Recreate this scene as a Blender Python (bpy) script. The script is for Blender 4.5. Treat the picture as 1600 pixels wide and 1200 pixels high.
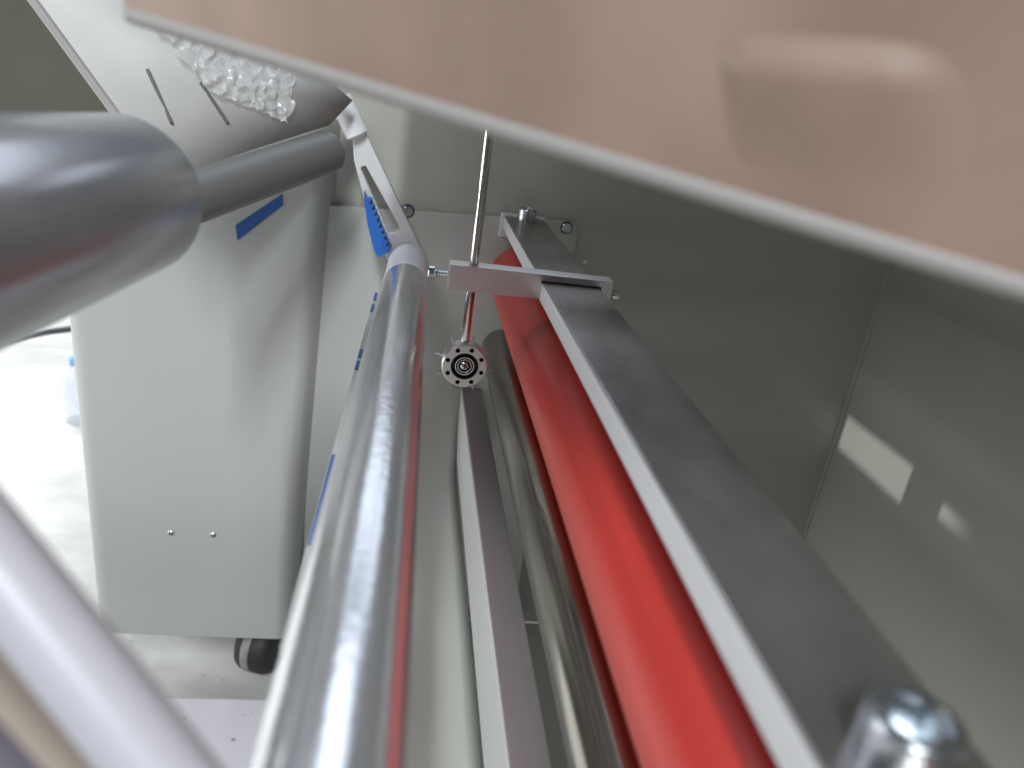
import bpy, bmesh, math, random
from mathutils import Vector, Matrix, noise
random.seed(4)
for o in list(bpy.data.objects): bpy.data.objects.remove(o)
S = bpy.context.scene
COL = S.collection
# ------------------------------------------------------------------ camera
H = 0.70                     # lens height above the floor
F = 1200.0                   # focal length in pixels of a 1600 wide frame
def nrm(v): return Vector(v).normalized()
AX = nrm((-140, -488, F))    # world +Y (along the rollers) seen by the camera
DN = Vector((-450, 3080, F)); DN -= AX * DN.dot(AX); DN.normalize()
UP = -DN; RT = AX.cross(UP)
def c2w(c): return Vector((RT.dot(c), AX.dot(c), UP.dot(c)))
cam_d = bpy.data.cameras.new('camera'); cam = bpy.data.objects.new('camera', cam_d); COL.objects.link(cam)
m3 = Matrix((c2w(Vector((1,0,0))), c2w(Vector((0,-1,0))), c2w(Vector((0,0,-1))))).transposed()
cam.matrix_world = Matrix.Translation((0, 0, H)) @ m3.to_4x4()
cam_d.sensor_width = 36; cam_d.lens = 27; cam_d.clip_start = .005; cam_d.clip_end = 60
cam_d.dof.use_dof = True; cam_d.dof.focus_distance = .55; cam_d.dof.aperture_fstop = 7.5
S.camera = cam
# ------------------------------------------------------------------ world and lamps
W = bpy.data.worlds.new('World'); S.world = W; W.use_nodes = True
bg = W.node_tree.nodes['Background']; bg.inputs[0].default_value = (.84, .92, 1, 1); bg.inputs[1].default_value = .08
def lamp(name, loc, look, sx, sy, watts, col):
    d = bpy.data.lights.new(name, 'AREA'); d.shape = 'RECTANGLE'; d.size = sx; d.size_y = sy; d.energy = watts; d.color = col
    o = bpy.data.objects.new(name, d); COL.objects.link(o)
    o.location = (loc[0], loc[1], loc[2] + H)
    o.rotation_euler = (Vector(look) - Vector(loc)).to_track_quat('-Z', 'Y').to_euler()
    return o
FL = Vector((-.36, -2.0, 2.1))
lamp('flood_lamp', FL, (-.05, .6, -.2), .04, 1.1, 64, (.92, .96, 1))
lamp('soft_fill', (-.62, -1.9, 1.75), (-.1, .6, -.25), 1.0, 1.0, 36, (.94, .97, 1))  # added fill that broadens and softens the flood
lamp('low_left_daylight', (-1.8, .40, -.24), (.1, .40, -.18), 1.2, .5, 11, (1, .99, .95))  # unseen low light from the left: daylight plus bright floor bounce
lamp('doorway_daylight', (-1.9, 2.4, 1.0), (-.75, 1.0, -.65), 1.2, 1.2, 95, (.95, .98, 1))
lamp('rooflight_a', (-.2, 1.75, 1.5), (-.2, 1.75, 0), 1.8, 1.1, 14, (.78, .86, 1))
lamp('rooflight_b', (.35, 3.45, 1.5), (.35, 3.45, 0), 1.7, 1.1, 14, (.78, .86, 1))
lamp('rooflight_c', (1.2, 5.9, 1.5), (1.2, 5.9, 0), 1.0, .9, 8, (.78, .86, 1))
lamp('highlight_lamp', (-1.5, .8, 1.4), (-.1, .3, 0), .6, .6, 8, (.78, .86, 1))  # added for glints on the near tube and the roller
SL = Vector((-.45, .62, 1.9))          # added narrow spot, unseen, that lights the streaks on the side wall
sd_ = bpy.data.lights.new('streak_spot', 'SPOT'); sd_.energy = 290; sd_.spot_size = math.radians(7.0); sd_.spot_blend = .6; sd_.shadow_soft_size = .012; sd_.color = (.95, 1, .97)
so_ = bpy.data.objects.new('streak_spot', sd_); COL.objects.link(so_); so_.location = SL + Vector((0, 0, H))
so_.rotation_euler = (Vector((.325, .655, .035)) - SL).to_track_quat('-Z', 'Y').to_euler()
S.view_settings.view_transform = 'Standard'; S.view_settings.look = 'None'
S.view_settings.exposure = 0; S.view_settings.gamma = 1
S.render.engine = 'CYCLES'
# ------------------------------------------------------------------ helpers
def ray(u, v): return c2w(Vector(((u - 800) / F, (v - 600) / F, 1)))
def atY(u, v, Y): r = ray(u, v); return r * (Y / r.y)
def atZ(u, v, Z): r = ray(u, v); return r * (Z / r.z)
def dep(u, v, d): return ray(u, v) * d
ORG = {}
def place(o, w, parent):
    ORG[o.name] = w
    if parent: o.parent = parent; o.location = w - ORG[parent.name]
    else: o.location = w
def tag(o, label=None, cat=None, group=None, kind=None):
    if label: o['label'] = label
    if cat: o['category'] = cat
    if group: o['group'] = group
    if kind: o['kind'] = kind
    return o
def thing(name, loc, label, cat, group=None):
    o = bpy.data.objects.new(name, None); o.empty_display_size = .02; COL.objects.link(o)
    place(o, Vector(loc) + Vector((0, 0, H)), None)
    return tag(o, label, cat, group)
def link(name, bm, mat, parent=None, smooth=False, bevel=0, seg=2, angle=.6):
    bmesh.ops.recalc_face_normals(bm, faces=bm.faces)
    vs = [v.co for v in bm.verts]
    lo = Vector([min(v[i] for v in vs) for i in range(3)]); hi = Vector([max(v[i] for v in vs) for i in range(3)])
    w = Vector(((lo.x + hi.x) / 2, (lo.y + hi.y) / 2, lo.z))
    for v in bm.verts: v.co -= w
    if smooth:
        for f in bm.faces: f.smooth = True
        for e in bm.edges:
            if len(e.link_faces) == 2 and e.calc_face_angle(0) > angle: e.smooth = False
    me = bpy.data.meshes.new(name); bm.to_mesh(me); bm.free()
    me.materials.append(mat)
    o = bpy.data.objects.new(name, me); COL.objects.link(o)
    place(o, w + Vector((0, 0, H)), parent)
    if bevel:
        b = o.modifiers.new('bevel', 'BEVEL'); b.width = bevel; b.segments = seg; b.limit_method = 'ANGLE'; b.angle_limit = .6
        b.harden_normals = False
    return o
def bm_box(a, b, bm=None):
    bm = bm or bmesh.new()
    vs = [bm.verts.new((x, y, z)) for x in (a[0], b[0]) for y in (a[1], b[1]) for z in (a[2], b[2])]
    for f in ((0,1,3,2),(4,6,7,5),(0,4,5,1),(2,3,7,6),(0,2,6,4),(1,5,7,3)): bm.faces.new([vs[i] for i in f])
    return bm
def frame(d):
    d = d.normalized(); a = Vector((0,0,1)) if abs(d.z) < .9 else Vector((1,0,0))
    x = d.cross(a).normalized(); return x, x.cross(d).normalized(), d
def bm_lathe(p, d, prof, n=48, bm=None, cap=True):
    """revolve profile [(t, r)] around the axis p + t*d"""
    bm = bm or bmesh.new(); x, y, d = frame(Vector(d)); p = Vector(p); rings = []
    for t, r in prof:
        rings.append([bm.verts.new(p + d * t + (x * math.cos(k * 2 * math.pi / n) + y * math.sin(k * 2 * math.pi / n)) * max(r, 1e-5)) for k in range(n)])
    for a, b in zip(rings, rings[1:]):
        for k in range(n): bm.faces.new((a[k], a[(k + 1) % n], b[(k + 1) % n], b[k]))
    if cap: bm.faces.new(rings[0]); bm.faces.new(rings[-1])
    return bm
def bm_rod(a, b, r, n=48, ch=.001, bm=None):
    a = Vector(a); b = Vector(b); L = (b - a).length
    return bm_lathe(a, b - a, [(0, r - ch), (ch, r), (L - ch, r), (L, r - ch)], n, bm)
def bm_prism(poly, ext, bm=None):
    bm = bm or bmesh.new(); ext = Vector(ext)
    a = [bm.verts.new(Vector(p)) for p in poly]; b = [bm.verts.new(Vector(p) + ext) for p in poly]
    bm.faces.new(a); bm.faces.new(b[::-1])
    for i in range(len(a)): bm.faces.new((a[i], a[(i + 1) % len(a)], b[(i + 1) % len(a)], b[i]))
    return bm
def round_poly(pts, rad, n=8):
    """round the corners of a 2-D polygon; rad one number or one per corner"""
    out = []; m = len(pts)
    for i in range(m):
        p = Vector(pts[i]); a = (Vector(pts[i - 1]) - p); b = (Vector(pts[(i + 1) % m]) - p)
        r = rad[i] if isinstance(rad, (list, tuple)) else rad
        if r <= 0: out.append(p); continue
        ang = a.angle(b); t = min(r / math.tan(ang / 2), a.length * .49, b.length * .49)
        s = p + a.normalized() * t; e = p + b.normalized() * t
        for k in range(n + 1):
            q = k / n; out.append(s * (1 - q) ** 2 + p * 2 * q * (1 - q) + e * q * q)
    return out
def cut(o, cutter_bms):
    """subtract closed shapes (world coordinates) from a mesh for good"""
    w = ORG[o.name]
    cm = bmesh.new()
    for b in cutter_bms:
        bmesh.ops.recalc_face_normals(b, faces=b.faces)
        me = bpy.data.meshes.new('cutter'); b.to_mesh(me); b.free(); cm.from_mesh(me); bpy.data.meshes.remove(me)
    for v in cm.verts: v.co += Vector((0, 0, H)) - w
    me = bpy.data.meshes.new('cutter'); cm.to_mesh(me); cm.free()
    c = bpy.data.objects.new('cutter', me); COL.objects.link(c); c.location = o.location
    c.parent = o.parent
    md = o.modifiers.new('cut', 'BOOLEAN'); md.object = c; md.solver = 'EXACT'; md.operation = 'DIFFERENCE'
    bpy.context.view_layer.update()
    dg = bpy.context.evaluated_depsgraph_get()
    new = bpy.data.meshes.new_from_object(o.evaluated_get(dg))
    o.modifiers.remove(md); o.data = new
    bpy.data.objects.remove(c); bpy.data.meshes.remove(me)
    for p in new.polygons: p.use_smooth = False
# ------------------------------------------------------------------ materials
def mat(name, col, rough=.5, metal=0., noise_amt=0., noise_scale=(30, 30, 30), bump=0., bump_scale=(200, 200, 200), coat=0., spec=.5,
        rough_var=0., trans=0., speck=0., speck_scale=300., dark=None, aniso=0.):
    m = bpy.data.materials.new(name); m.use_nodes = True; nt = m.node_tree; N = nt.nodes; Lk = nt.links
    b = N['Principled BSDF']; b.inputs['Roughness'].default_value = rough; b.inputs['Metallic'].default_value = metal
    b.inputs['Coat Weight'].default_value = coat; b.inputs['Coat Roughness'].default_value = .08
    b.inputs['Specular IOR Level'].default_value = spec; b.inputs['Transmission Weight'].default_value = trans
    b.inputs['Anisotropic'].default_value = aniso
    b.inputs['Base Color'].default_value = (*col, 1)
    tc = N.new('ShaderNodeTexCoord')
    def nz(sc, detail=4, src='Object'):
        mp = N.new('ShaderNodeMapping'); mp.inputs['Scale'].default_value = sc; Lk.new(tc.outputs[src], mp.inputs[0])
        t = N.new('ShaderNodeTexNoise'); t.inputs['Scale'].default_value = 1; t.inputs['Detail'].default_value = detail
        Lk.new(mp.outputs[0], t.inputs['Vector']); return t
    last = None
    if noise_amt:
        t = nz(noise_scale); r = N.new('ShaderNodeMapRange'); r.interpolation_type = 'SMOOTHSTEP'; r.inputs[1].default_value = .15; r.inputs[2].default_value = .85
        Lk.new(t.outputs[0], r.inputs[0])
        mx = N.new('ShaderNodeMix'); mx.data_type = 'RGBA'
        d = dark or tuple(c * (1 - noise_amt) for c in col)
        mx.inputs['A'].default_value = (*d, 1); mx.inputs['B'].default_value = (*[min(1, c * (1 + noise_amt * .5)) for c in col], 1)
        Lk.new(r.outputs[0], mx.inputs['Factor']); Lk.new(mx.outputs['Result'], b.inputs['Base Color']); last = mx
    if speck:
        t = nz((speck_scale,) * 3, 2); r = N.new('ShaderNodeMapRange'); r.inputs[1].default_value = .68; r.inputs[2].default_value = .74
        r.inputs[4].default_value = speck; Lk.new(t.outputs[0], r.inputs[0])
        mx = N.new('ShaderNodeMix'); mx.data_type = 'RGBA'
        if last: Lk.new(last.outputs['Result'], mx.inputs['A'])
        else: mx.inputs['A'].default_value = (*col, 1)
        mx.inputs['B'].default_value = (*[c * .25 for c in col], 1)
        Lk.new(r.outputs[0], mx.inputs['Factor']); Lk.new(mx.outputs['Result'], b.inputs['Base Color'])
    if rough_var:
        t = nz(tuple(s * .7 for s in noise_scale)); r = N.new('ShaderNodeMapRange'); r.interpolation_type = 'SMOOTHSTEP'; r.inputs[1].default_value = .15; r.inputs[2].default_value = .85
        r.inputs[3].default_value = max(.02, rough - rough_var); r.inputs[4].default_value = rough + rough_var
        Lk.new(t.outputs[0], r.inputs[0]); Lk.new(r.outputs[0], b.inputs['Roughness'])
    if bump:
        t = nz(bump_scale, 3); bp = N.new('ShaderNodeBump'); bp.inputs['Strength'].default_value = bump; bp.inputs['Distance'].default_value = .0004
        Lk.new(t.outputs[0], bp.inputs['Height']); Lk.new(bp.outputs[0], b.inputs['Normal'])
    return m
M = dict(
    paint=mat('grey_paint', (.42, .425, .38), .3, noise_amt=.05, noise_scale=(9, 9, 5), bump=.12, bump_scale=(260, 260, 260), coat=.15),
    paint_light=mat('light_grey_paint', (.46, .475, .45), .28, noise_amt=.05, noise_scale=(8, 8, 3), bump=.1, bump_scale=(220, 220, 220), coat=.2),
    alu=mat('anodised_aluminium', (.34, .315, .30), .32, .85, noise_amt=.4, noise_scale=(22, 13, 22), bump=.06, bump_scale=(900, 60, 900), rough_var=.1),  # dim top reflections and their bands are put into this colour
    alu_side=mat('lit_aluminium', (.74, .75, .75), .42, .25, noise_amt=.06, noise_scale=(60, 9, 60), bump=.08, bump_scale=(300, 40, 900)),  # pale metal; carries the light on the bars' left faces as colour
    block=mat('machined_block', (.68, .66, .65), .36, .85, noise_amt=.06, noise_scale=(60, 60, 60), bump=.1, bump_scale=(100, 900, 900)),
    chrome=mat('polished_steel', (.66, .65, .63), .12, 1., noise_amt=.06, noise_scale=(300, 300, 40), rough_var=.04),
    zinc=mat('zinc_plated_steel', (.58, .62, .65), .27, 1., noise_amt=.12, noise_scale=(150, 150, 150), rough_var=.06),
    roller=mat('brushed_roller', (.76, .77, .79), .2, .8, noise_amt=.14, noise_scale=(160, 14, 160), bump=.35, bump_scale=(260, 200, 260), rough_var=.07, speck=.25, speck_scale=420),
    satin=mat('satin_tube', (.46, .47, .49), .22, .5, noise_amt=.08, noise_scale=(40, 40, 40), bump=.1),
    shaft=mat('dark_steel_shaft', (.34, .32, .28), .2, 1., noise_amt=.3, noise_scale=(90, 9, 90), bump=.15, bump_scale=(400, 30, 400), rough_var=.07),
    white_plastic=mat('white_plastic', (.8, .81, .84), .35),
    red=mat('red_silicone', (.57, .036, .023), .38, noise_amt=.14, noise_scale=(90, 5, 90), bump=.25, bump_scale=(240, 6, 240), coat=.1, rough_var=.1),
    red_line=mat('red_glint', (.75, .2, .15), .4),  # unused; pale red for stretched reflection streaks
    blue=mat('blue_plastic', (.02, .13, .46), .4, noise_amt=.1, noise_scale=(200, 200, 200)),
    tape=mat('blue_tape', (.02, .09, .33), .45),
    black=mat('recess_black', (.012, .011, .010), .4),  # black stands in for shade inside holes, slots and recesses
    rubber=mat('dark_rubber', (.03, .03, .03), .6, noise_amt=.3, noise_scale=(60, 60, 60)),
    caster_side=mat('grey_rubber', (.3, .29, .27), .6, noise_amt=.25, noise_scale=(60, 60, 60)),
    brown=mat('brown_lacquer', (.34, .235, .185), .48, noise_amt=.3, noise_scale=(16, 22, 12), coat=.0, bump=.1, bump_scale=(60, 60, 60)),
    lip=mat('pale_edge_trim', (.35, .34, .325), .5),
    tray=mat('pale_tray_paint', (.50, .51, .46), .34, noise_amt=.07, noise_scale=(14, 5, 14), bump=.1, coat=.2, rough_var=.08),
    smudge=mat('grease_smudge', (.2, .21, .2), .5),
    olive=mat('dark_olive', (.09, .085, .065), .6, noise_amt=.2, noise_scale=(6, 6, 6)),
    beige=mat('beige_board', (.5, .42, .35), .5, noise_amt=.06, noise_scale=(6, 6, 6)),
    deck=mat('deck_sheet', (.62, .62, .60), .55, noise_amt=.12, noise_scale=(12, 12, 12)),
    slit=mat('dark_slit', (.16, .16, .16), .6),
    concrete=mat('concrete', (.52, .52, .5), .55, noise_amt=.25, noise_scale=(7, 16, 7), bump=.3, bump_scale=(60, 60, 60)),
    beam=mat('white_beam_paint', (.66, .63, .67), .35, noise_amt=.08, noise_scale=(8, 8, 8), speck=.7, speck_scale=60, rough_var=.08),
    cable=mat('grey_cable', (.12, .12, .12), .5),
    cap=mat('pale_blue_cap', (.2, .38, .75), .4),
)
def film_mat():
    m = bpy.data.materials.new('clear_film'); m.use_nodes = True; nt = m.node_tree; N = nt.nodes
    b = N['Principled BSDF']; b.inputs['Base Color'].default_value = (.95, .95, .95, 1); b.inputs['Roughness'].default_value = .12
    b.inputs['Transmission Weight'].default_value = .0; b.inputs['Alpha'].default_value = .4; b.inputs['Specular IOR Level'].default_value = .9
    return m
M['film'] = film_mat()
def clear_mat():
    m = bpy.data.materials.new('clear_bottle'); m.use_nodes = True
    b = m.node_tree.nodes['Principled BSDF']; b.inputs['Base Color'].default_value = (.8, .88, .98, 1); b.inputs['Roughness'].default_value = .08
    b.inputs['Alpha'].default_value = .45
    return m
M['bottle'] = clear_mat()
# ------------------------------------------------------------------ setting
zF = -H
fl = link('floor', bm_box((-4, -1.5, zF - .05), (3, 6, zF)), M['concrete']); tag(fl, kind='structure')
lf = link('bright_floor_sheet', bm_box((-3.2, .2, zF), (-.02, 1.55, zF + .004)), mat('bright_floor_white', (.62, .62, .60), .4, noise_amt=.2, noise_scale=(14, 22, 14), speck=.3, speck_scale=60)); tag(lf, kind='structure')  # paler floor sheet; the bright light pool's edge is put into its colour
YW, XR = .75, .505
hs = thing('machine_housing', (.2, .75, zF), 'grey-green painted sheet-metal machine housing enclosing the rollers, standing on a caster', 'machine')
# end wall, side wall, fold between them
link('end_panel', bm_box((-.10, YW, -.60), (XR + .01, YW + .012, .02)), M['paint'], hs)
sp = link('side_panel', bm_box((XR, -.12, -.60), (XR + .012, YW - .0015, .30)), M['paint'], hs)
link('corner_seam', bm_box((XR - .003, YW - .003, -.60), (XR - .0004, YW - .0004, .02)), M['paint_light'], hs)
# added unseen roof sheet; its slots shape the spot into side-wall streaks
tpn = link('streak_mask', bm_box((.165, .05, .033), (XR - .001, YW + .010, .036)), M['paint'], hs)
def thru(y, z):
    P = Vector((XR, y, z)); t = (.0345 - SL.z) / (P.z - SL.z); return SL + (P - SL) * t
cut(tpn, [bm_prism([thru(y, z) - Vector((0, 0, .02)) for y, z in q], (0, 0, .04)) for q in (
    [(.742, -.292), (.618, -.290), (.618, -.334), (.742, -.334)], [(.566, -.300), (.445, -.298), (.445, -.320), (.566, -.318)])])
link('belly_panel', bm_box((.075, .0, -.61), (XR - .002, YW - .002, -.601)), M['paint'], hs)
# front cabinet with rounded corners, lofted between its top and bottom outlines
def cab_outline(xl, xr, yf, z, back):
    p = round_poly([(xl, back), (xl, yf), (xr, yf), (back_x(z), YW + .002), (back_x(z), back)], [0, .018, .016, 0, 0], 10)
    return [(q.x, q.y, z if z < -.3 else z - .085 * min(1, max(0, (-.12 - q.x) / .16))) for q in p]
def back_x(z): return -.066 - .018 * (-z / .56)
def loft(sections):
    bm = bmesh.new(); rings = [[bm.verts.new(Vector(p)) for p in s] for s in sections]; n = len(rings[0])
    for a, b in zip(rings, rings[1:]):
        for k in range(n): bm.faces.new((a[k], a[(k + 1) % n], b[(k + 1) % n], b[k]))
    bm.faces.new(rings[0]); bm.faces.new(rings[-1]); return bm
YF = .722
link('front_panel', loft([cab_outline(-.300, -.099, YF, -.616, 1.1), cab_outline(-.310, -.0815, YF, -.050, 1.1)]), M['paint_light'], hs, smooth=True, angle=.5)
for u, v in ((267, 833), (333, 836)):
    p = atY(u, v, YF)
    s = link('panel_screw', bm_lathe((p.x, YF + .001, p.z), (0, -1, 0), [(0, .0032), (.0012, .0032), (.0022, .0022), (.0026, .0004)], 24), M['zinc'], hs, smooth=True)
    link('slot', bm_box((p.x - .0018, YF - .0019, p.z - .0003), (p.x + .0018, YF - .0010, p.z + .0003)), M['black'], s)
# mounting plate with rounded corner
pl = [(-.085, -.58), (.164, -.58), (.164, -.1150), (-.085, -.1275)]
link('mounting_plate', bm_prism([(q.x, YW - .008, q.y) for q in round_poly(pl, [0, .012, .014, 0], 10)], (0, .0078, 0)), M['paint_light'], hs, bevel=.0016, seg=3)
for u, v, r in ((637, 330, .0052), (885, 356, .0050)):
    p = atY(u, v, YW - .008)
    s = link('plate_screw', bm_lathe((p.x, YW - .0075, p.z), (0, -1, 0), [(0, r), (.0018, r), (.0028, r * .82), (.0028, r * .5), (.0012, r * .48), (.0012, .0002)], 28), M['zinc'], hs, smooth=True)
    link('recess_ring', bm_lathe((p.x, YW - .0077, p.z), (0, -1, 0), [(0, r * 1.25), (.0004, r * 1.22), (.0004, r * 1.0)], 28), M['black'], s)
p = atY(914, 409, YW)
link('rivet', bm_lathe((p.x, YW + .001, p.z), (0, -1, 0), [(0, .0026), (.0016, .0024), (.0026, .0012), (.0028, .0002)], 20), M['white_plastic'], hs, smooth=True)
# caster under the cabinet
link('caster_fork', bm_box((-.146, .765, -.655), (-.112, .805, -.6165)), M['zinc'], hs, bevel=.002)
ca = Vector((1, -.35, 0)).normalized(); cc = Vector((-.131, .768, zF + .0395)); c0 = cc - ca * .023
cw = link('caster_wheel', bm_lathe(c0, ca, [(0, .016), (.001, .026), (.004, .031), (.010, .0345), (.016, .035), (.030, .035), (.036, .0345), (.042, .031), (.045, .026), (.046, .016)], 48), M['rubber'], hs, smooth=True)
link('wheel_band', bm_lathe(c0 + ca * .012, ca, [(0, .0340), (.002, .0353), (.010, .0355), (.012, .0346)], 48, cap=False), M['caster_side'], cw, smooth=True)
# lower tray between the rollers, curving up into the end wall
ty = [(-.05, -.362)] + [(.66, -.362)] + [(.66 + .085 * math.sin(a), -.362 + .085 * (1 - math.cos(a))) for a in [k * math.pi / 20 for k in range(1, 11)]]
bm = bmesh.new()
rows = []
for x, dz in ((-.036, -.010), (-.02, -.003), (0, 0), (.02, .001), (.04, -.001), (.058, -.005), (.0675, -.010)):
    rows.append([bm.verts.new((x, y, z + dz)) for y, z in ty])
for a, b in zip(rows, rows[1:]):
    for k in range(len(a) - 1): bm.faces.new((a[k], b[k], b[k + 1], a[k + 1]))
gt = link('guide_tray', bm, M['tray'], None, smooth=True, angle=1.2)
sm = gt.modifiers.new('thick', 'SOLIDIFY'); sm.thickness = .002
tag(gt, 'pale curved sheet-metal tray lying under the chrome roller', 'tray')
# white base beam on the floor side
bb = thing('base_beam', (-.3, .3, zF), 'lilac-white painted flat base beam below the front panel', 'beam')
link('beam_top', bm_box((-.62, .02, -.585), (-.075, .566, -.55)), M['beam'], bb, bevel=.004)
for y in (.1, .45): link('beam_foot', bm_box((-.2, y, zF), (-.15, y + .05, -.5845)), M['beam'], bb)
# ------------------------------------------------------------------ flat bar with cap screws
XB0, XB1, ZB, TB = .0893, .128, -.1165, .0125
fb = thing('flat_bar', (.108, .4, ZB - TB), 'long satin aluminium flat bar running above the red roller', 'bar')
link('bar_body', bm_box((XB0, .083, ZB - TB), (XB1, .738, ZB)), M['alu'], fb, bevel=.0007)
link('bar_lit_side', bm_box((XB0 - .0006, .0845, ZB - TB + .0008), (XB0 + .0001, .7365, ZB - .0008)), M['alu_side'], fb)  # pale strip: light from the left put into the side's colour
link('end_clamp_plate', bm_box((XB0 - .003, .738, ZB - TB - .008), (XB1 + .001, .7475, ZB + .002)), M['alu_side'], fb, bevel=.0006)
def cap_screw(p, r, h, parent, label=None):
    p = Vector(p); k = r * .62
    s = link('cap_screw', bm_lathe(p - Vector((0, 0, .001)), (0, 0, 1), [(0, r), (h - .0012, r), (h - .0004, r * .965), (h, r * .92), (h + .0002, r * .72), (h - .001, r * .68)], 48), M['zinc'], parent, smooth=True)
    if label: s['label'] = label
    # hexagon socket: recessed floor and a hexagonal wall
    hx = [(p.x + k * math.cos(a), p.y + k * math.sin(a)) for a in [math.pi / 6 + i * math.pi / 3 for i in range(6)]]
    bm = bmesh.new(); top = [bm.verts.new((x, y, p.z + h - .0006)) for x, y in hx]; bot = [bm.verts.new((p.x + (x - p.x) * .96, p.y + (y - p.y) * .96, p.z + h - .0050)) for x, y in hx]
    for i in range(6): bm.faces.new((top[i], top[(i + 1) % 6], bot[(i + 1) % 6], bot[i]))
    bm.faces.new(bot)
    cut(s, [bm_prism([(x, y, p.z + h - .0092) for x, y in hx], (0, 0, .02))])
    bm.free()
    return s
cap_screw((.108, .722, ZB), .0088, .0125, fb)
cap_screw((.1077, .107, ZB), .0098, .0125, fb)
# ------------------------------------------------------------------ rollers
RR = .030; RX, RZ = .110, -.172
rr = thing('red_roller', (RX, .35, RZ - RR), 'glossy red silicone roller under the aluminium flat bar', 'roller')
link('sleeve', bm_lathe((RX, -.06, RZ), (0, 1, 0), [(0, RR - .004), (.004, RR)] + [(.02 + k * .0525, RR) for k in range(15)] + [(.784, RR), (.7885, RR - .001), (.7915, RR - .0035), (.793, RR - .007), (.7935, RR - .012)], 96), M['red'], rr, smooth=True, angle=.9)
link('journal', bm_rod((RX, .7335, RZ), (RX, .7462, RZ), .012), M['chrome'], rr, smooth=True)
SA = Vector((.0025, .70, -.1625)); SB = Vector((-.0072, .133, -.1495)); dS = (SB - SA) / (SB.y - SA.y)
def sil(y): return SA + dS * (y - SA.y)
sr = thing('chrome_roller', (sil(.35).x, .35, sil(.35).z - .018), 'shiny silver idler roller with white end cap held by the slotted arm', 'roller')
link('roller_tube', bm_rod(sil(-.05), sil(.610), .0175, 80), M['roller'], sr, smooth=True)
link('end_cap', bm_lathe(sil(.610), SA - sil(.610), [(0, .0172), (.001, .0178), (.082, .0178), (.088, .0172), (.090, .015)], 64), M['white_plastic'], sr, smooth=True)
ss = link('steel_shaft', bm_rod((.104, -.06, -.252), (.104, .747, -.252), .0205, 64), M['shaft'], None, smooth=True)
tag(ss, 'dark polished steel shaft half hidden under the red roller', 'shaft')
gb = thing('guide_bar', (.081, .35, -.372), 'tall grey guide bar with left side coloured as lit between tray and dark shaft', 'bar')
link('bar_body', bm_box((.0688, -.05, -.360), (.0894, .747, -.298)), mat('bar_grey', (.36, .325, .325), .4, .6, noise_amt=.1, noise_scale=(40, 6, 40)), gb, bevel=.0008)
link('bar_lit_side', bm_box((.0681, -.049, -.359), (.0689, .746, -.299)), M['alu_side'], gb)  # lit left face of the guide bar, painted as a paler strip
# ------------------------------------------------------------------ slotted arm, blue rack
YA = .702
arm_px = [(551, 214), (566, 196), (667, 408), (664, 425), (616, 425), (604, 402), (571, 318), (553, 250)]
arm = thing('slotted_arm', atY(640, 420, YA), 'pale metal swing arm with a long slot carrying the silver roller', 'arm')
poly = [atY(u, v, YA) for u, v in arm_px]
pa = link('arm_plate', bm_prism(poly, (0, .009, 0)), M['alu_side'], arm)
sl = round_poly([atY(u, v, YA).xz for u, v in ((563, 262), (571, 258), (626, 358), (608, 366))], [.002, .002, .004, .004], 6)
cut(pa, [bm_prism([(q.x, YA - .02, q.y) for q in sl], (0, .06, 0))])
bv = pa.modifiers.new('bevel', 'BEVEL'); bv.width = .0007; bv.segments = 2; bv.limit_method = 'ANGLE'; bv.angle_limit = .6
pc0, pc1 = atY(560, 214, .70), atY(531, 152, .70); Lc = (pc1 - pc0).length
link('pivot_collar', bm_lathe(pc0, pc1 - pc0, [(0, .006), (.002, .0098), (Lc - .001, .0098), (Lc, .0094), (Lc, .0084), (Lc - .012, .0080), (Lc - .012, .0004)], 40), M['white_plastic'], arm, smooth=True)
p1 = atY(570, 312, .694); 
rk = [(569, 306), (573, 309)]
teeth = []
for k in range(9):
    a = (573 + 34 * k / 9, 309 + 84 * k / 9); b = (573 + 34 * (k + .5) / 9 + 6.0, 309 + 84 * (k + .5) / 9 - 2.5)
    teeth += [a, b]
rk = [(568, 300)] + teeth + [(608, 394), (590, 402), (584, 390), (574, 350)]
br = link('blue_rack', bm_prism([atY(u, v, .6905) for u, v in rk], (0, .0113, 0)), M['blue'])
tag(br, 'blue plastic toothed strip beside the slot of the pale arm', 'rack')
# rail under the chrome roller with blue tape marks
rl = [atY(585, 462, .70), atY(481, 852, .28)]
d = (rl[1] - rl[0])
def tv(v):      # position along the ledge
    lo, hi = -.2, 1.3
    for _ in range(40):
        m = (lo + hi) / 2; p = rl[0] + d * m; c = RT * p.x + AX * p.y + UP * p.z
        if 600 + F * c.y / c.z < v: lo = m
        else: hi = m
    return lo
def tape(v0, v1, w, label):
    t0, t1 = tv(v0), tv(v1)
    a = rl[0] + d * t0; b = rl[0] + d * t1
    return tag(link('tape_mark', bm_prism([a, b, b + Vector((w, 0, 0)), a + Vector((w, 0, 0))], (0, 0, .0008)), M['tape']), label, 'tape', 'blue tape marks along the ledge')
# narrow ledge that carries the marks, tucked behind the roller
a0 = rl[0] + d * -.02; a1 = rl[0] + d * 1.15
lg = link('support_ledge', bm_prism([a0 + Vector((-.0004, 0, 0)), a1 + Vector((-.0004, 0, 0)), a1 + Vector((.012, 0, 0)), a0 + Vector((.012, 0, 0))], (0, 0, -.003)), M['paint_light'])
tag(lg, 'thin pale ledge running beside the silver roller, marked with blue tape', 'ledge')
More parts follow.
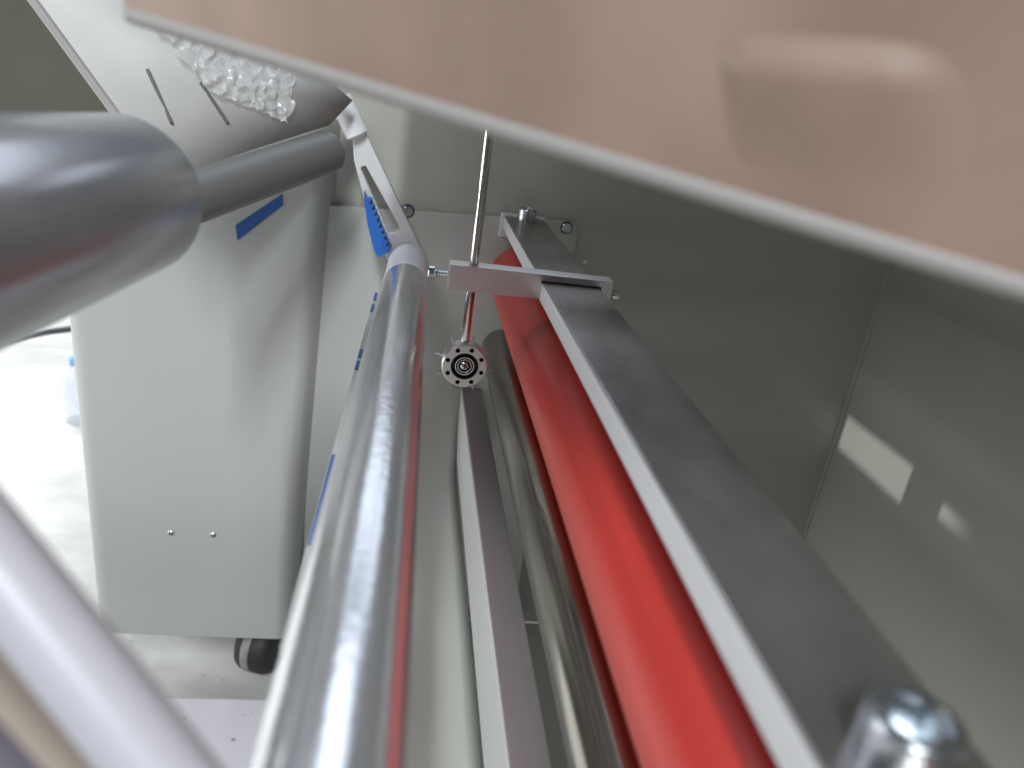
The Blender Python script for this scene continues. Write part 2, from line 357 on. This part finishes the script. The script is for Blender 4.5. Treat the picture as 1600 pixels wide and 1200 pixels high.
# ------------------------------------------------------------------ perforating wheel on its holder
YC = .4852
ph = thing('perforating_wheel_holder', (.0445, YC + .006, -.20), 'small spiked perforating wheel on a thin steel rod clamped to the flat bar', 'tool')
blk = [(.028, -.1280), (.0887, -.1280), (.0887, -.1158), (.1287, -.1158), (.1287, -.128), (.1364, -.128), (.1364, -.1112), (.028, -.1112)]
link('clamp_block', bm_prism([(x, YC, z) for x, z in blk], (0, .0135, 0)), M['block'], ph, bevel=.0004)
ux = Vector((-1, 0, 0))
ts = link('thumb_screw', bm_rod((.0285, YC + .0065, -.1195), (.0185, YC + .0065, -.1195), .0021, 24, .0003), M['zinc'], ph, smooth=True)
link('knurled_head', bm_lathe((.0192, YC + .0065, -.1195), ux, [(0, .0036), (.0006, .0042), (.0040, .0042), (.0046, .0034)], 12), M['zinc'], ts)
for k in range(5): link('thread_ring', bm_lathe((.0205 + k * .0016, YC + .0065, -.1195), (1, 0, 0), [(0, .0021), (.0005, .00245), (.001, .0021)], 24, cap=False), M['zinc'], ts, smooth=True)
st = link('set_screw', bm_rod((.136, YC + .0065, -.1215), (.1385, YC + .0065, -.1215), .0020, 20, .0002), M['chrome'], ph, smooth=True)
link('knurled_head', bm_lathe((.1382, YC + .0065, -.1215), (1, 0, 0), [(0, .0030), (.0004, .0034), (.0046, .0034), (.0052, .0030), (.0052, .0018), (.0035, .0016)], 24), M['chrome'], st, smooth=True)
RWX = .0440
link('rod', bm_rod((RWX, YC + .0065, -.168), (RWX - .0012, YC + .0065, .10), .0029, 32, .0004), M['chrome'], ph, smooth=True)
WX, WZ, WR = .0450, -.1795, .0154
Yd = YC - .001
wd = link('wheel_disc', bm_lathe((WX, Yd + .012, WZ), (0, -1, 0), [(0, WR - .0006), (.0006, WR), (.0112, WR), (.012, WR - .0007)], 96), M['block'], ph, smooth=True)
cut(wd, [bm_lathe((WX, Yd + .006, WZ), (0, -1, 0), [(0, .0094), (.02, .0094)], 64)] +
        [bm_lathe((WX + .0122 * math.sin(a), Yd + .006, WZ + .0122 * math.cos(a)), (0, -1, 0), [(0, .00155), (.02, .00155)], 20) for a in [math.radians(17 + 45 * k) for k in range(8)]])
link('bore_lining', bm_lathe((WX, Yd + .0058, WZ), (0, -1, 0), [(0, .0001), (0, .0093), (.0052, .0093), (.0052, .0088), (.001, .0086), (.001, .0001)], 64, cap=False), M['black'], wd, smooth=True)
for k in range(8):
    a = math.radians(17 + 45 * k)
    link('pin_hole', bm_lathe((WX + .0122 * math.sin(a), Yd + .0058, WZ + .0122 * math.cos(a)), (0, -1, 0), [(0, .0001), (0, .00152), (.0050, .00152)], 16, cap=False), M['black'], wd)
    a += math.radians(random.uniform(-5, 5)); s, c = math.sin(a), math.cos(a); yy = Yd + .0075
    link('needle', bm_lathe((WX + s * (WR - .001), yy, WZ + c * (WR - .001)), (s, random.uniform(-.1, .1), c), [(0, .00045), (.0045, .00042), (.0074, .00005)], 8), M['chrome'], wd, smooth=True)
link('bearing_ring', bm_lathe((WX, Yd + .005, WZ), (0, -1, 0), [(.0005, .0067), (.0042, .0067), (.0047, .0064), (.0047, .0059), (.0042, .0056), (.0005, .0056)], 56, cap=False), M['chrome'], wd, smooth=True)
link('bearing_groove', bm_lathe((WX, Yd + .005, WZ), (0, -1, 0), [(.001, .0056), (.0030, .00555), (.0030, .0048), (.001, .0047)], 56, cap=False), M['black'], wd, smooth=True)  # black ring painted as the shaded groove between the bearing rings
link('inner_ring', bm_lathe((WX, Yd + .005, WZ), (0, -1, 0), [(.0005, .0049), (.0040, .0049), (.0045, .0047), (.0045, .0043), (.0040, .0040), (.0010, .0040)], 48, cap=False), M['chrome'], wd, smooth=True)
hb = link('hub_screw', bm_lathe((WX, Yd + .004, WZ), (0, -1, 0), [(-.001, .0033), (.0016, .0033), (.0030, .0028), (.0038, .0014), (.0040, .0002)], 32), M['chrome'], wd, smooth=True)
link('cross_recess', bm_box((WX - .0016, Yd - .00015, WZ - .0004), (WX + .0016, Yd + .0013, WZ + .0004), bm_box((WX - .0004, Yd - .00012, WZ - .0016), (WX + .0004, Yd + .0012, WZ + .0016))), M['black'], wd)
# ------------------------------------------------------------------ cover above (lifted lid)
A = dep(195, 18, .205); B = dep(1600, 446, .133); e = (B - A).normalized()
B2 = B + e * .50; up = Vector((-.05, -.22, 1)); up = (up - e * up.dot(e)).normalized(); nn = e.cross(up).normalized()
if nn.dot(-A) < 0: nn = -nn      # towards the lens
def lid(s, t, k=0.): return A + e * s + up * t + nn * k
Ls = (B2 - A).length
cv = thing('hinged_cover', lid(Ls / 2, 0), 'brown lacquered lid with pale rounded edge trim raised over the rollers', 'cover')
link('cover_sheet', bm_prism([lid(0, 0), lid(Ls, 0), lid(Ls, 1.0), lid(0, 1.0)], -nn * .004), M['brown'], cv)
link('edge_trim', bm_rod(lid(-.001, -.0005, -.002), lid(Ls + .001, -.0005, -.002), .0027, 32), M['lip'], cv, smooth=True)
def rlid(u, v):
    r = ray(u, v); return r * (A.dot(nn) / r.dot(nn))
pq = [rlid(u, v) for u, v in ((1105, 30), (1520, 50), (1600, 360), (1120, 300))]
pst = [Vector(((p - A).dot(e), (p - A).dot(up))) for p in pq]
bm = bmesh.new(); g = []; n = 56
def ss(x, w): x = min(1, max(0, x / w)); return x * x * (3 - 2 * x)
for j in range(n + 1):
    g.append([])
    for i in range(n + 1):
        a, b = i / n, j / n
        q = pst[0].lerp(pst[1], a).lerp(pst[3].lerp(pst[2], a), b)
        dx, dy = max(0, .16 - min(a, 1 - a)), max(0, .22 - b)
        hgt = ss(a, .16) * ss(1 - a, .35) * ss(b, .3) * ss(1 - b, .9)
        g[j].append(bm.verts.new(lid(q.x, q.y, -.0003 + .0030 * hgt)))
for j in range(n):
    for i in range(n): bm.faces.new((g[j][i], g[j][i + 1], g[j + 1][i + 1], g[j + 1][i]))
link('reflection_bulge', bm, M['brown'], cv, smooth=True, angle=3)  # shallow bulge added to shape a soft reflection on the lid
# ------------------------------------------------------------------ left-hand rail, deck sheet, guard, tubes
ra = link('front_rail', bm_rod(dep(514, 236, .615), dep(215, 340, .47), .0165, 48), mat('shaded_rail_grey', (.16, .16, .155), .45), None, smooth=True)  # the deck's shade over the rail is put into this dark grey
tag(ra, 'grey round rail running under the deck sheet at the cabinet top', 'rail')
dk = [dep(548, 158, .625), dep(512, 196, .615), dep(400, 232, .575), dep(270, 276, .53), dep(195, 196, .50), dep(30, -30, .47), dep(160, -60, .49), dep(320, 40, .54), dep(480, 100, .60)]
bm = bmesh.new(); vs = [bm.verts.new(p) for p in dk]; c = bm.verts.new(sum(dk, Vector()) / len(dk) + Vector((0, 0, -.004)))
for i in range(len(vs)): bm.faces.new((vs[i], vs[(i + 1) % len(vs)], c))
from mathutils.bvhtree import BVHTree
DECK = BVHTree.FromBMesh(bm)
def ondeck(u, v, lift=.0):
    r = ray(u, v).normalized(); h = DECK.ray_cast(Vector((0, 0, 0)), r)
    return r * ((h[3] if h[3] else .58) - lift)
de = thing('deck_sheet', dk[1], 'grey sheet-metal deck with two dark slits above the front panel', 'panel')
do = link('sheet', bm, M['deck'], de, smooth=True, angle=1.5)
sd = do.modifiers.new('thick', 'SOLIDIFY'); sd.thickness = .003
link('edge_lip', bm_rod(dk[4], dk[5] + (dk[5] - dk[4]) * .3, .0032, 20), M['lip'], de, smooth=True)

for u0, v0, u1, v1 in ((230, 108, 268, 192), (313, 128, 356, 192)):
    a = ondeck(u0, v0, .0052); b = ondeck(u1, v1, .0052)
    link('slit', bm_rod(a, b, .0012, 10, .0004), M['slit'], de, smooth=True)
# crumpled clear film left on the deck
def film(corners, nx, ny, amp, seed):
    bm = bmesh.new(); g = []
    for j in range(ny + 1):
        row = []
        for i in range(nx + 1):
            s, t = i / nx, j / ny
            p = corners[0].lerp(corners[1], s).lerp(corners[3].lerp(corners[2], s), t)
            q = p * 150 + Vector((seed, 0, 0))
            p = p + Vector((noise.noise(q), noise.noise(q + Vector((9, 2, 1))), abs(noise.noise(q * 1.7)) + .6)) * amp
            row.append(bm.verts.new(p))
        g.append(row)
    for j in range(ny):
        for i in range(nx): bm.faces.new((g[j][i], g[j][i + 1], g[j + 1][i + 1], g[j + 1][i]))
    return bm
fo = link('plastic_film', film([ondeck(225, 30, .007), ondeck(462, 116, .007), ondeck(452, 200, .007), ondeck(330, 150, .007)], 110, 60, .0042, 3), M['film'], None, smooth=True, angle=3)
tag(fo, 'crumpled clear plastic film lying on the deck sheet', 'film')
# near tubes, blurred by the lens
gbar = thing('grab_tube', dep(200, 300, .30), 'thick shiny grey tube with rounded end in front of the cabinet top', 'tube')
g0, g1 = dep(-60, 366, .21), dep(262, 290, .352); L = (g1 - g0).length
link('tube_body', bm_lathe(g0, g1 - g0, [(-.05, .0316), (L - .050, .0316), (L - .044, .0296), (L - .040, .0236), (L - .0376, .012), (L - .0372, .0005)], 64), M['satin'], gbar, smooth=True)
t0, t1 = dep(-60, 808, .125), dep(330, 1298, .125); dd = (t1 - t0).normalized()
tb = link('guard_tube', bm_rod(t0 - dd * .08, t1 + dd * .05, .0069, 48), mat('pale_tube', (.55, .55, .60), .36, .0), None, smooth=True)
tag(tb, 'thin silver guard tube crossing over the base beam', 'tube')
q = [dep(-80, 905, .15), dep(300, 1330, .15), dep(-20, 1330, .16), dep(-150, 1100, .16)]
nb = (q[1] - q[0]).cross(q[2] - q[0]).normalized()
bo = link('guard_board', bm_prism(q, nb * .004), M['beige']); tag(bo, 'beige board behind the thin silver guard tube', 'board')
t0, t1 = dep(-60, 1215, .11), dep(140, 1440, .11); dd = (t1 - t0).normalized()
t2 = link('lower_tube', bm_rod(t0 - dd * .05, t1 + dd * .05, .0075, 40), mat('lilac_tube_paint', (.22, .21, .25), .4), None, smooth=True)
tag(t2, 'dark lilac painted tube below the beige board', 'tube')
# dark box added as the dim room background behind the cabinet top
dq = thing('dark_backdrop', (-.62, 1.05, zF), 'dark olive backdrop box behind the light front panel', 'cabinet')
link('backdrop_body', bm_box((-.95, .95, -.16), (-.22, 1.4, .75)), M['olive'], dq, bevel=.004)
for x in (-.36, -.25): link('leg', bm_box((x, 1.2, zF + .004), (x + .03, 1.23, -.1605)), M['olive'], dq)
# bottle and cable on the floor
bp = atZ(128, 655, zF + .004)
bt = thing('water_bottle', bp, 'clear plastic water bottle with pale blue cap standing on the floor', 'bottle')
link('bottle_body', bm_lathe(bp, (0, 0, 1), [(0, .024), (.003, .028), (.04, .028), (.046, .026), (.052, .028), (.078, .028), (.10, .016), (.112, .012)], 32), M['bottle'], bt, smooth=True)
link('cap', bm_lathe(bp + Vector((0, 0, .112)), (0, 0, 1), [(0, .014), (.012, .014), (.014, .012)], 24), M['cap'], bt, smooth=True)
cu = [atZ(-60, 560, zF + .006), atZ(0, 534, zF + .006), atZ(40, 524, zF + .006), atZ(70, 518, zF + .006), atZ(110, 513, zF + .006), atZ(160, 511, zF + .006)]
bm = bmesh.new(); n = 10; rings = []
for i, c in enumerate(cu):
    t = (cu[min(i + 1, 5)] - cu[max(i - 1, 0)]).normalized(); x, y, t = frame(t)
    rings.append([bm.verts.new(c + (x * math.cos(k * 2 * math.pi / n) + y * math.sin(k * 2 * math.pi / n)) * .006) for k in range(n)])
for a, b in zip(rings, rings[1:]):
    for k in range(n): bm.faces.new((a[k], a[(k + 1) % n], b[(k + 1) % n], b[k]))
cb = link('power_cable', bm, M['cable'], None, smooth=True); tag(cb, 'thin grey power cable lying across the far floor', 'cable')
# tape on the ledge and one blue strip on the cabinet face
tape(458, 470, .0022, 'short blue tape tick by the toothed strip, first of a pair')
tape(476, 487, .0022, 'short blue tape tick by the toothed strip, second of a pair')
tape(547, 559, .0022, 'short blue tape tick halfway along the ledge, first of a pair')
tape(565, 578, .0022, 'short blue tape tick halfway along the ledge, second of a pair')
tape(712, 852, .004, 'long narrow blue tape strip along the ledge')
st = bm_prism([atY(u, v, YF - .0008) for u, v in ((368, 352), (441, 303), (442, 321), (371, 376))], (0, .0005, 0))
tp = link('blue_strip', st, M['tape']); tag(tp, 'slanted blue strip on the light front panel', 'tape')
S.cycles.samples = 128
